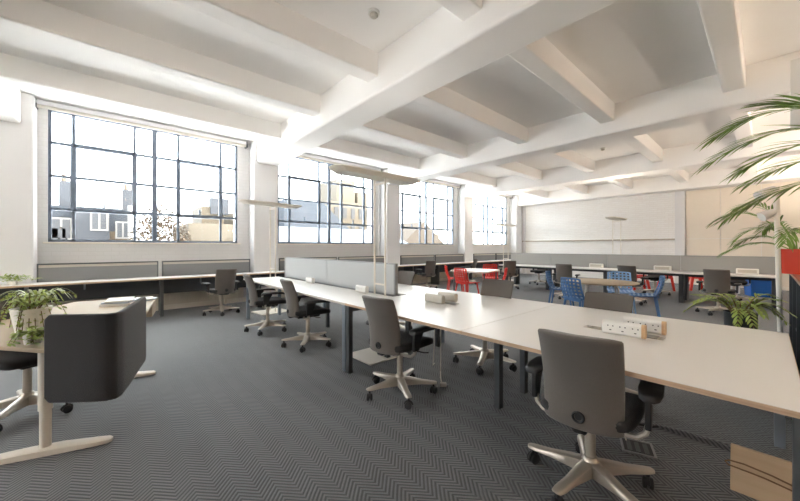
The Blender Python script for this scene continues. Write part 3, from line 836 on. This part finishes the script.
# ------------------------------------------------------------------ plants
def leaf_blade(mb, base, d, up, L, W, droop=0.0, fold=.15, segs=4):
    """pointed leaf strip"""
    base = Vector(base); d = Vector(d).normalized(); up = Vector(up)
    side = d.cross(up)
    if side.length < 1e-3: side = d.cross(Vector((1, 0, 0)))
    side.normalize(); nrm = side.cross(d).normalized()
    L_, C_, R_ = [], [], []
    for k in range(segs + 1):
        t = k / segs
        w = W * math.sin(PI * min(1, (t * .92 + .08))) ** .8
        c = base + d * (L * t) - Vector((0, 0, 1)) * droop * L * t * t
        L_.append(mb.bm.verts.new(c + side * w / 2 + nrm * fold * w)); C_.append(mb.bm.verts.new(c)); R_.append(mb.bm.verts.new(c - side * w / 2 + nrm * fold * w))
    for k in range(segs):
        mb.bm.faces.new([L_[k], C_[k], C_[k + 1], L_[k + 1]]); mb.bm.faces.new([C_[k], R_[k], R_[k + 1], C_[k + 1]])
def bez(p0, p1, p2, n):
    p0, p1, p2 = Vector(p0), Vector(p1), Vector(p2)
    return [(p0 * (1 - t) ** 2 + p1 * 2 * t * (1 - t) + p2 * t * t) for t in [k / n for k in range(n + 1)]]
def frond(parent, p0, p1, p2, Lmax, W, n=26, m='palm', start=.3, droop=.25, along=.75):
    pts = bez(p0, p1, p2, n)
    st_ = MB().tube(pts, [max(.0018, .0065 * (1 - k / n)) for k in range(n + 1)], 6).build('frond_stalk', M['stem' if m != 'palm' else 'palm'], parent, smooth=True)
    lv = MB()
    for k in range(int(n * start), n + 1):
        t = k / n
        tan = (pts[min(n, k + 1)] - pts[max(0, k - 1)]).normalized()
        side = tan.cross(Vector((0, 0, 1))).normalized()
        L = Lmax * (.55 + .45 * math.sin(PI * min(1, (t - start) / (1 - start) * .8 + .2))) * random.uniform(.85, 1.1)
        for s in (-1, 1):
            d = tan * (along + .5 * t) + side * s * (.8 - .35 * t) + Vector((0, 0, random.uniform(.02, .28)))
            leaf_blade(lv, pts[k], d, (0, 0, 1), L, W, droop * random.uniform(.6, 1.4), .12, 4)
    lv.build('leaflets', M[m], st_, smooth=True)

# ivy in white pot on the standing desk
r = empty('potted_ivy', (-.42, 3.42, .73), 0, 'trailing ivy in a white pot on the left of the standing desk', 'plant')
MB().lathe([(.0, .0), (.075, .0), (.10, .15), (.103, .165), (.095, .165), (.085, .14), (0, .14)], 28, cap=False).build('pot', M['white'], r, smooth=True, angle=50)
MB().lathe([(.0, .139), (.086, .141), (0, .145)], 20, cap=False).build('soil', M['soil'], r)
stems = MB(); lv = MB()
for k in range(22):
    a = random.uniform(0, 2 * PI)
    if k < 9: a = random.uniform(-1.9, -.4)
    rr = random.uniform(.10, .22); drop = random.uniform(-.10, .14) if k >= 9 else random.uniform(-.18, .0)
    p0 = (.03 * math.cos(a), .03 * math.sin(a), .14); p1 = (.6 * rr * math.cos(a), .6 * rr * math.sin(a), .30 + .05 * random.random()); p2 = (rr * math.cos(a), rr * math.sin(a), .12 + drop)
    if k < 9: p2 = (p2[0], p2[1], max(.02, p2[2]))
    pts = bez(p0, p1, p2, 9); stems.tube(pts, .0022, 5)
    for q in range(2, 10):
        for s in range(3):
            d = Vector((random.uniform(-1, 1), random.uniform(-1, 1), random.uniform(-.5, .6)))
            leaf_blade(lv, pts[q], d, (random.uniform(-.3, .3), random.uniform(-.3, .3), 1), random.uniform(.018, .034), random.uniform(.014, .024), .2, .1, 3)
stems.build('stems', M['stem'], r); lv.build('leaves', M['ivy'], r, smooth=True)
# trailing plant falling over the desk edge
r = empty('trailing_plant', (-.36, 2.98, .73), 0, 'small dark leaved plant sprawling over the near edge of the standing desk', 'plant')
MB().lathe([(0, 0), (.036, 0), (.045, .06), (.040, .06), (.036, .05), (0, .05)], 20, cap=False).build('pot', M['white'], r, smooth=True)
stems = MB(); lv = MB()
for k in range(16):
    a = random.uniform(-2.3, .2) if k < 12 else random.uniform(0, 6.28)
    rr = random.uniform(.06, .15)
    p0 = (0, 0, .05); p1 = (.6 * rr * math.cos(a), .6 * rr * math.sin(a), .12); p2 = (rr * math.cos(a), rr * math.sin(a), random.uniform(.015, .06))
    pts = bez(p0, p1, p2, 6); stems.tube(pts, .0018, 5)
    for q in range(2, 7):
        for s in range(3):
            d = Vector((random.uniform(-1, 1), random.uniform(-1, 1), random.uniform(-.4, .5)))
            leaf_blade(lv, pts[q], d, (random.uniform(-.3, .3), random.uniform(-.3, .3), 1), random.uniform(.025, .04), random.uniform(.018, .028), .2, .1, 3)
stems.build('stems', M['stem'], r); lv.build('leaves', M['leaf'], r, smooth=True)
# spider plant
r = empty('spider_plant', (-.43, 3.78, .73), 0, 'spider plant with arching white striped leaves on the standing desk behind the ivy', 'plant')
MB().lathe([(0, 0), (.06, 0), (.075, .11), (.07, .11), (.06, .10), (0, .10)], 24, cap=False).build('pot', M['darkpot'], r, smooth=True)
lv = MB(); lg2 = MB()
for k in range(30):
    a = 2 * PI * k / 30 + random.uniform(-.1, .1); rr = random.uniform(.14, .25)
    pts = bez((.02 * math.cos(a), .02 * math.sin(a), .1), (.45 * rr * math.cos(a), .45 * rr * math.sin(a), .36), (rr * math.cos(a), rr * math.sin(a), .15 + random.uniform(-.04, .06)), 8)
    sd = Vector((-math.sin(a), math.cos(a), 0)); tgt = lv if k % 3 else lg2
    A = []
    for q, p in enumerate(pts):
        w = .008 * math.sin(PI * min(1, (q / 8) * .9 + .1)) + .0015
        A.append([p - sd * w, p + Vector((0, 0, -.002)), p + sd * w])
    tgt.grid(A)
lv.build('striped_leaves', M['palegreen'], r, smooth=True); lg2.build('green_leaves', M['ivy'], r, smooth=True)
# little plant on the window worktop
r = empty('windowsill_plant', (-1.15, 7.78, .73), 0, 'low green plant standing on the window worktop at the left', 'plant')
MB().lathe([(0, 0), (.05, 0), (.06, .06), (.055, .06), (0, .05)], 20, cap=False).build('pot', M['white'], r, smooth=True)
lv = MB()
for k in range(130):
    a = random.uniform(0, 6.28); rr = random.uniform(.02, .26)
    leaf_blade(lv, (rr * math.cos(a), .5 * rr * math.sin(a), .06 + random.uniform(0, .08)), (random.uniform(-1, 1), random.uniform(-1, 1), random.uniform(0, .7)), (0, 0, 1), random.uniform(.05, .09), .03, .3)
lv.build('leaves', M['ivy'], r, smooth=True)

# dark pot with fern behind the table
r = empty('potted_fern', (4.12, .15, 0), 0, 'fern with arching fronds in a dark pot just behind the nearest table section', 'plant')
MB().lathe([(0, 0), (.09, 0), (.105, .74), (.11, .75), (.10, .75), (.095, .70), (0, .70)], 32, cap=False).build('pot', M['darkpot'], r, smooth=True, angle=50)
MB().lathe([(0, .695), (.096, .70), (0, .705)], 20, cap=False).build('soil', M['soil'], r)
for k in range(15):
    a = 2 * PI * k / 15 + random.uniform(-.2, .2); rr = random.uniform(.20, .40)
    c, s_ = math.cos(a), math.sin(a)
    frond(r, (.03 * c, .03 * s_, .70), (.40 * rr * c, .40 * rr * s_, .72 + random.uniform(.16, .26)), (rr * c, rr * s_, .80 + random.uniform(-.12, .12)), .085, .018, 12, 'leaf', .25, .25)

# cabinet run at the right with the red pot
r = empty('low_cabinet', (0, 0, 0), 0, 'dark open cabinet with a brown top at the right edge under the orange red pot', 'cabinet')
x0, x1, ya, yb = 3.55, 5.45, -.74, -.165
MB().box(x0, ya, 1.03, x1, yb, 1.055).build('cabinet_top', M['brownwood'], r, bevel=.003)
MB().box(x0, ya, 0, x1, ya + .02, 1.03).build('back_panel', M['dark'], r)
for x in (x0, x0 + .62, x0 + 1.24, x1 - .03):
    MB().box(x, ya + .02, 0, x + .03, yb, 1.03).build('side_panel', M['dark'], r)
for z in (.06, .54):
    for a in (x0 + .03, x0 + .65, x0 + 1.27):
        MB().box(a, ya + .02, z, a + .58, yb - .02, z + .025).build('shelf', M['greyleg'], r)
r = empty('potted_palm', (5.08, -.225, 1.055), 0, 'palm in an orange red pot on the dark cabinet at the right edge', 'plant')
MB().lathe([(0, 0), (.125, 0), (.15, .235), (.15, .245), (.138, .245), (.13, .20), (0, .20)], 36, cap=False).build('pot', M['orange'], r, smooth=True, angle=50)
MB().lathe([(0, .195), (.131, .20), (0, .205)], 20, cap=False).build('soil', M['soil'], r)
for dx, dy, h, e in ((-.15, .42, .42, .16), (-.5, .10, .40, .12), (.15, .62, .62, .36), (.55, .25, .5, .25), (-.3, -.3, .5, .3), (.1, -.45, .6, .4), (-.45, .42, .62, .45), (.35, .45, .3, .10), (-.1, .5, .2, .02)):
    frond(r, (.02 * random.uniform(-1, 1), .02, .2), (dx * .45, dy * .45, .2 + h), (dx, dy, .2 + e), .20, .016, 22, 'palm', .35, .3)
# big palm whose fronds hang in from the right
r = empty('tall_palm', (3.20, -.72, 0), 0, 'tall palm reaching in from the right edge with long narrow fronds', 'plant')
MB().lathe([(0, 0), (.15, 0), (.19, .34), (.19, .36), (.175, .36), (.165, .31), (0, .31)], 32, cap=False).build('pot', M['white'], r, smooth=True, angle=50)
MB().lathe([(0, .305), (.166, .31), (0, .315)], 20, cap=False).build('soil', M['soil'], r)
for k, (a, b_) in enumerate(((.02, .03), (-.05, .01), (.03, -.04))):
    MB().tube([(a, b_, .3), (a * 1.6, b_ * 1.6, .9), (a * 2.2, b_ * 2.2, 1.45)], [.018, .014, .010], 8).build('trunk', M['stem'], r, smooth=True)
for px, py, pz, h in ((.46, 1.00, 2.02, .98), (.40, .98, 2.20, 1.10), (.78, .80, 1.86, .72), (.86, .94, 1.58, .62), (-.15, .70, 2.2, .7), (.7, .2, 1.9, .6), (-.6, .1, 2.0, .6), (.2, -.7, 1.9, .6), (.58, .84, 1.94, .84)):
    frond(r, (0, 0, 1.42), (px * .38, py * .38, 1.42 + h), (px, py, pz), .30, .019, 26, 'palm', .40, .22, 1.25)
# pole lamp with two spot heads
r = empty('spot_floor_lamp', (4.78, -.10, 0), 0, 'slim pale pole lamp with two white spot heads before the orange red pot', 'lamp')
MB().lathe([(0, 0), (.055, 0), (.055, .015), (.02, .03)], 28).build('base', M['whitemetal'], r, smooth=True)
MB().tube([(0, 0, .02), (-.01, .02, 1.0), (-.02, .035, 1.90)], .019, 12).build('pole', M['shade'], r, smooth=True)
for (z, dx, dy, dz) in ((1.88, -.10, .10, -.07), (1.66, -.05, .08, -.05)):
    p = Vector((-.02, .05, z)); q = p + Vector((dx, dy, dz)) * .25; e = p + Vector((dx, dy, dz))
    MB().tube([p, q, q + (e - q) * .15, e], [.03, .036, .040, .046], 18).build('spot_head', M['white'], r, smooth=True, angle=40)

# hanging white panel at the top right
r = empty('hanging_panel', (5.4, -.42, 2.58), 0, 'white panel hung below the ceiling at the top right edge behind the palm', 'panel')
MB().box(-.02, -.5, 0, .02, .25, .72).build('board', M['white'], r, bevel=.004)
for y in (-.4, .15): MB().tube([(0, y, .72), (0, y, 1.33)], .006, 6).build('hanger', M['alu'], r)

# leaning board with cord near the bottom right corner
r = empty('plywood_panel', (2.52, -.02, 0), 0, 'plywood panel tied with a cord leaning at the bottom right corner', 'board')
MT = Matrix.Rotation(math.radians(10), 4, 'Y')
MB().box(0, -.42, 0, .03, .15, .235, MT).build('board', M['plywood'], r, bevel=.002)
cp = [(MT @ Vector(p)) for p in ((-.006, .155, .15), (-.008, .17, .14), (-.006, .158, .125), (-.008, .12, .125), (-.008, .02, .120), (-.008, -.08, .105), (-.008, -.2, .11), (-.008, -.42, .10))]
cp2 = [(MT @ Vector(p)) for p in ((-.006, .155, .15), (-.008, .10, .155), (-.008, .0, .145), (-.008, -.10, .125), (-.008, -.22, .125), (-.008, -.42, .145))]
MB().tube(cp, .004, 6).tube(cp2, .004, 6).build('cord', M['rope'], r, smooth=True)

# floor box, cables
r = empty('floor_box', (2.58, .56, 0), 20, 'metal floor socket box with raised lid behind the nearest chair', 'floor socket')
f = MB(); f.box(-.09, -.09, 0.002, .09, -.078, .012); f.box(-.09, .078, 0.002, .09, .09, .012); f.box(-.09, -.078, .002, -.078, .078, .012); f.box(.078, -.078, .002, .09, .078, .012)
f.build('frame', M['trim_alu'], r); MB().box(-.078, -.078, .001, .078, .078, .006).build('recess', M['black'], r)
for y in (-.045, 0, .045): MB().box(-.06, y - .012, .006, .06, y + .012, .010).build('socket_strip', M['deskleg'], r)
def cable(pts, lb, m='cable', r_=.006):
    p = []
    for a, b, c in zip(pts, pts[1:], pts[2:] + [None]):
        p.append(Vector(a))
    p.append(Vector(pts[-1]))
    o = MB().tube(p, r_, 8).build('cable', M[m], smooth=True)
    return tag(o, lb, 'cable', 'cables hanging under the table')
cable([(2.62, 2.30, .64), (2.61, 2.29, .4), (2.60, 2.28, .15), (2.55, 2.24, .03), (2.46, 2.16, .012), (2.40, 2.10, .012), (2.36, 2.05, .012)], 'white cable hanging to the carpet right of the second nearest chair')
cable([(2.62, 2.38, .64), (2.63, 2.40, .35), (2.64, 2.42, .10), (2.66, 2.45, .012), (2.72, 2.48, .012)], 'thin pale cable hanging further back under the beige power blocks', r_=.005)
cable([(2.62, .72, .64), (2.60, .70, .4), (2.58, .66, .15), (2.57, .62, .03)], 'white cable dropping from the table to the floor box', r_=.005)
pl = empty('cable_plug', (2.35, 2.03, 0), 40, 'white plug lying on the carpet at the end of the hanging cable', 'plug')
MB().box(-.02, -.03, .001, .02, .03, .035).build('body', M['cable'], pl, bevel=.006)
MB().box(-.006, -.05, .01, .006, -.03, .022).build('pin', M['trim_alu'], pl)

# carpet ripple under the table
P = []
for i in range(49):
    row = []
    for j in range(25):
        u, v = i / 48, j / 24
        y = .72 - .75 * u; x = 2.95 + .10 * u + .30 * (v - .5)
        env = math.sin(PI * u) ** .7 * math.sin(PI * v) ** 2
        h = .020 * env * (math.exp(-((v - .5 - .05 * math.sin(u * 5)) / .07) ** 2) + .6 * math.exp(-((v - .66 - .04 * math.sin(u * 4)) / .05) ** 2) * (1 if u > .3 else .3))
        row.append((x, y, .0008 + h))
    P.append(row)
struct('floor_ripple', MB().grid(P), M['carpet'], smooth=True)

# ceiling sensors
for x, y, lb in ((2.11, 2.80, 'round white smoke detector on the ceiling above the near bay'), (9.4, 2.77, 'small white smoke detector on the ceiling two bays further in')):
    r = empty('smoke_detector', (x, y, ZC), 0, lb, 'smoke detector', 'ceiling smoke detectors')
    MB().lathe([(0, 0), (.06, 0), (.062, -.025), (.0, -.025)], 28, cap=False).build('base', M['white'], r, smooth=True, angle=40)
    MB().lathe([(0, -.025), (.04, -.025), (.046, -.045), (.03, -.062), (0, -.064)], 28, cap=False).build('sensor_dome', M['warmgrey'], r, smooth=True, angle=40)
r = empty('wall_sensor', (-1.46, 8.05, 2.58), 0, 'small white motion sensor on the column at the left edge', 'sensor')
MB().box(-.05, -.045, -.08, .04, 0, .08).build('body', M['white'], r, bevel=.015)
MB().box(-.035, -.05, -.06, .025, -.044, .0).build('lens', M['warmgrey'], r, bevel=.002)
for x, lb in ((6.50, 'white conduit pipe running up the window wall left of the second column'), ):
    o = MB().tube([(x, 8.36, 0.0), (x, 8.36, 3.8)], .03, 12).build('conduit_pipe', M['wall'], smooth=True)
    tag(o, lb, 'pipe')

# ------------------------------------------------------------------ outside
struct('street_ground', MB().box(-60, 9.5, -6.2, 110, 120, -6), M['asphalt'])
def wins(parent, y, spec, w, h):
    for x, z in spec:
        fr = MB(); fr.box(x - w / 2 - .1, y - .10, z - .1, x + w / 2 + .1, y - .02, z + h + .1)
        o = fr.build('window', M['extwhite'], parent)
        MB().box(x - w / 2, y - .13, z, x - .05, y - .1, z + h).box(x + .05, y - .13, z, x + w / 2, y - .1, z + h).build('pane', M['extglass'], o)
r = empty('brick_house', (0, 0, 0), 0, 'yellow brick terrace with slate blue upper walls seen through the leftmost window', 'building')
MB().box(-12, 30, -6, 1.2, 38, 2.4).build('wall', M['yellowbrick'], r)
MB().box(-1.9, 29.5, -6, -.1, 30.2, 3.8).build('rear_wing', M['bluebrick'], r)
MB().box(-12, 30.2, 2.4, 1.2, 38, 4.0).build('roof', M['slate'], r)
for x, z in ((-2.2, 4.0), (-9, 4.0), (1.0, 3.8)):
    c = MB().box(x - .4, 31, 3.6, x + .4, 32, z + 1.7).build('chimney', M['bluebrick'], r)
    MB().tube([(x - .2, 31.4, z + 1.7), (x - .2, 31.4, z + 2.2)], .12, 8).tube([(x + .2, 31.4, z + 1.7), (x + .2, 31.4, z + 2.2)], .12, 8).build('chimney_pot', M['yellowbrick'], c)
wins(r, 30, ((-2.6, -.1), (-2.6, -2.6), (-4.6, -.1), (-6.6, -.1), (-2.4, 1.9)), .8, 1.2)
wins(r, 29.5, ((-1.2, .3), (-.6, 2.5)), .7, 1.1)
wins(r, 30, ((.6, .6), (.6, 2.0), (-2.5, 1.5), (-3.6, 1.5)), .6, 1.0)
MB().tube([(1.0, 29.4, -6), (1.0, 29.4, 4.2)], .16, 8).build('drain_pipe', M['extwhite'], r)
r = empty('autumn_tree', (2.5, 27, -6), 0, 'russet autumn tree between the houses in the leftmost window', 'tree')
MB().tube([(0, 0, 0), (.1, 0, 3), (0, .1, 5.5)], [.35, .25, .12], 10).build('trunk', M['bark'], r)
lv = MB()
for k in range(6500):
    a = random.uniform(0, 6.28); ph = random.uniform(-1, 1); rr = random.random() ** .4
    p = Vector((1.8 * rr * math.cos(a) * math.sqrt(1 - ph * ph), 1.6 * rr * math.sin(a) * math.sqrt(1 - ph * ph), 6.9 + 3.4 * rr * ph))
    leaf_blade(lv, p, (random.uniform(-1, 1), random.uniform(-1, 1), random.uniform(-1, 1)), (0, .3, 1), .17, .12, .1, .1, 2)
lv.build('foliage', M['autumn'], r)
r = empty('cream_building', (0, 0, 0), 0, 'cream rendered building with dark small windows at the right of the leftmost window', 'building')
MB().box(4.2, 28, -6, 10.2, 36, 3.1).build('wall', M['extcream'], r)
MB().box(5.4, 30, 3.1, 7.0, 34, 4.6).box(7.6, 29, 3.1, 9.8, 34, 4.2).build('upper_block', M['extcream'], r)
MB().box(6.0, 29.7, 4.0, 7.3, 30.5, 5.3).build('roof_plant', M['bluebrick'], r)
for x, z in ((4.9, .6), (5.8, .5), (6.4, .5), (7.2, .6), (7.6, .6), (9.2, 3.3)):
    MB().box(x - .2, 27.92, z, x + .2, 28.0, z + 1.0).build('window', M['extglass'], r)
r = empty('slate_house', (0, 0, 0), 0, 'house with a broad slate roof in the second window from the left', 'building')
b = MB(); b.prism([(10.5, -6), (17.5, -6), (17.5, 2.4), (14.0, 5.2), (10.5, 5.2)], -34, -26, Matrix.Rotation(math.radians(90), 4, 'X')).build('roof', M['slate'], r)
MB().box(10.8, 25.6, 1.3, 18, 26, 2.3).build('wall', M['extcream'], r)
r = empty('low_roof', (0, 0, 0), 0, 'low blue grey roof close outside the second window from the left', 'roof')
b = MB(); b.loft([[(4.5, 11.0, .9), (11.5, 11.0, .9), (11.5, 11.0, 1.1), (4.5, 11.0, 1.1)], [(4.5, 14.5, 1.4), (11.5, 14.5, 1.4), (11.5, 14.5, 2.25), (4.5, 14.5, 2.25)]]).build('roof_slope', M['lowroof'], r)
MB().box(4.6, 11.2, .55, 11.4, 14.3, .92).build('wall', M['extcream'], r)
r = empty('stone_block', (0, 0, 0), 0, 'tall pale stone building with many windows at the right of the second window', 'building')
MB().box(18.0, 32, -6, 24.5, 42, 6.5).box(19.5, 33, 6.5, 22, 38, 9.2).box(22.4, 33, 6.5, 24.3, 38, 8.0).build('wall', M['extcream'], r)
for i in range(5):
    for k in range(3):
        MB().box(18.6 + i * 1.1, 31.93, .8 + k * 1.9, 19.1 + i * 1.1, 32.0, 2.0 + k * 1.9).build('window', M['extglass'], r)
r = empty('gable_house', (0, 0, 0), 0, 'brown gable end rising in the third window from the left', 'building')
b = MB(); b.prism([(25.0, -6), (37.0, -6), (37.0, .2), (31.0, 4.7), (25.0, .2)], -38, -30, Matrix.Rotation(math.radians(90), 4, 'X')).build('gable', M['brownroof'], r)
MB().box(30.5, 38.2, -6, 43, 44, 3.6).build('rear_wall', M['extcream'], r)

# ------------------------------------------------------------------ light, camera
w = bpy.data.worlds.new('sky'); scn.world = w; w.use_nodes = True
nt = w.node_tree; bg = nt.nodes['Background']
tc = nt.nodes.new('ShaderNodeTexCoord'); sp = nt.nodes.new('ShaderNodeSeparateXYZ'); nt.links.new(tc.outputs['Generated'], sp.inputs[0])
dt = nt.nodes.new('ShaderNodeVectorMath'); dt.operation = 'DOT_PRODUCT'; dt.inputs[1].default_value = (.45, -.89, 0)
nt.links.new(tc.outputs['Generated'], dt.inputs[0])
rp = nt.nodes.new('ShaderNodeValToRGB')                     # pale blue sky to the north, warm hazy sky round the low sun
rp.color_ramp.elements[0].position = 0.1; rp.color_ramp.elements[0].color = (.90, .95, 1.0, 1)
rp.color_ramp.elements[1].position = 0.9; rp.color_ramp.elements[1].color = (1.0, .87, .73, 1)
mr = nt.nodes.new('ShaderNodeMapRange'); mr.inputs['From Min'].default_value = -1; mr.inputs['From Max'].default_value = 1
nt.links.new(dt.outputs['Value'], mr.inputs['Value'])
nt.links.new(mr.outputs['Result'], rp.inputs['Fac']); nt.links.new(rp.outputs['Color'], bg.inputs['Color'])
bg.inputs['Strength'].default_value = 3.3
sun = bpy.data.lights.new('sun', 'SUN'); so = bpy.data.objects.new('sun', sun); COL.objects.link(so)
sun.energy = 25; sun.angle = math.radians(1.5); sun.color = (1.0, .97, .93)
so.rotation_euler = Vector((-.76, .05, -.65)).to_track_quat('-Z', 'Y').to_euler()


cam = bpy.data.cameras.new('camera'); co = bpy.data.objects.new('camera', cam); COL.objects.link(co)
co.location = (0, 0, 1.32)
co.rotation_euler = (PI / 2, 0, math.radians(48.4 - 90))
cam.sensor_width = 36; cam.lens = 36 * 325 / 800
cam.shift_y = -3.5 / 800
cam.clip_start = .05; cam.clip_end = 300
scn.camera = co
scn.view_settings.view_transform = 'Standard'; scn.view_settings.look = 'None'
scn.view_settings.gamma = 1; scn.view_settings.use_curve_mapping = False
scn.view_settings.exposure = 1.86
scn.cycles.use_denoising = True
scn.cycles.max_bounces = 14; scn.cycles.diffuse_bounces = 9; scn.cycles.transparent_max_bounces = 16
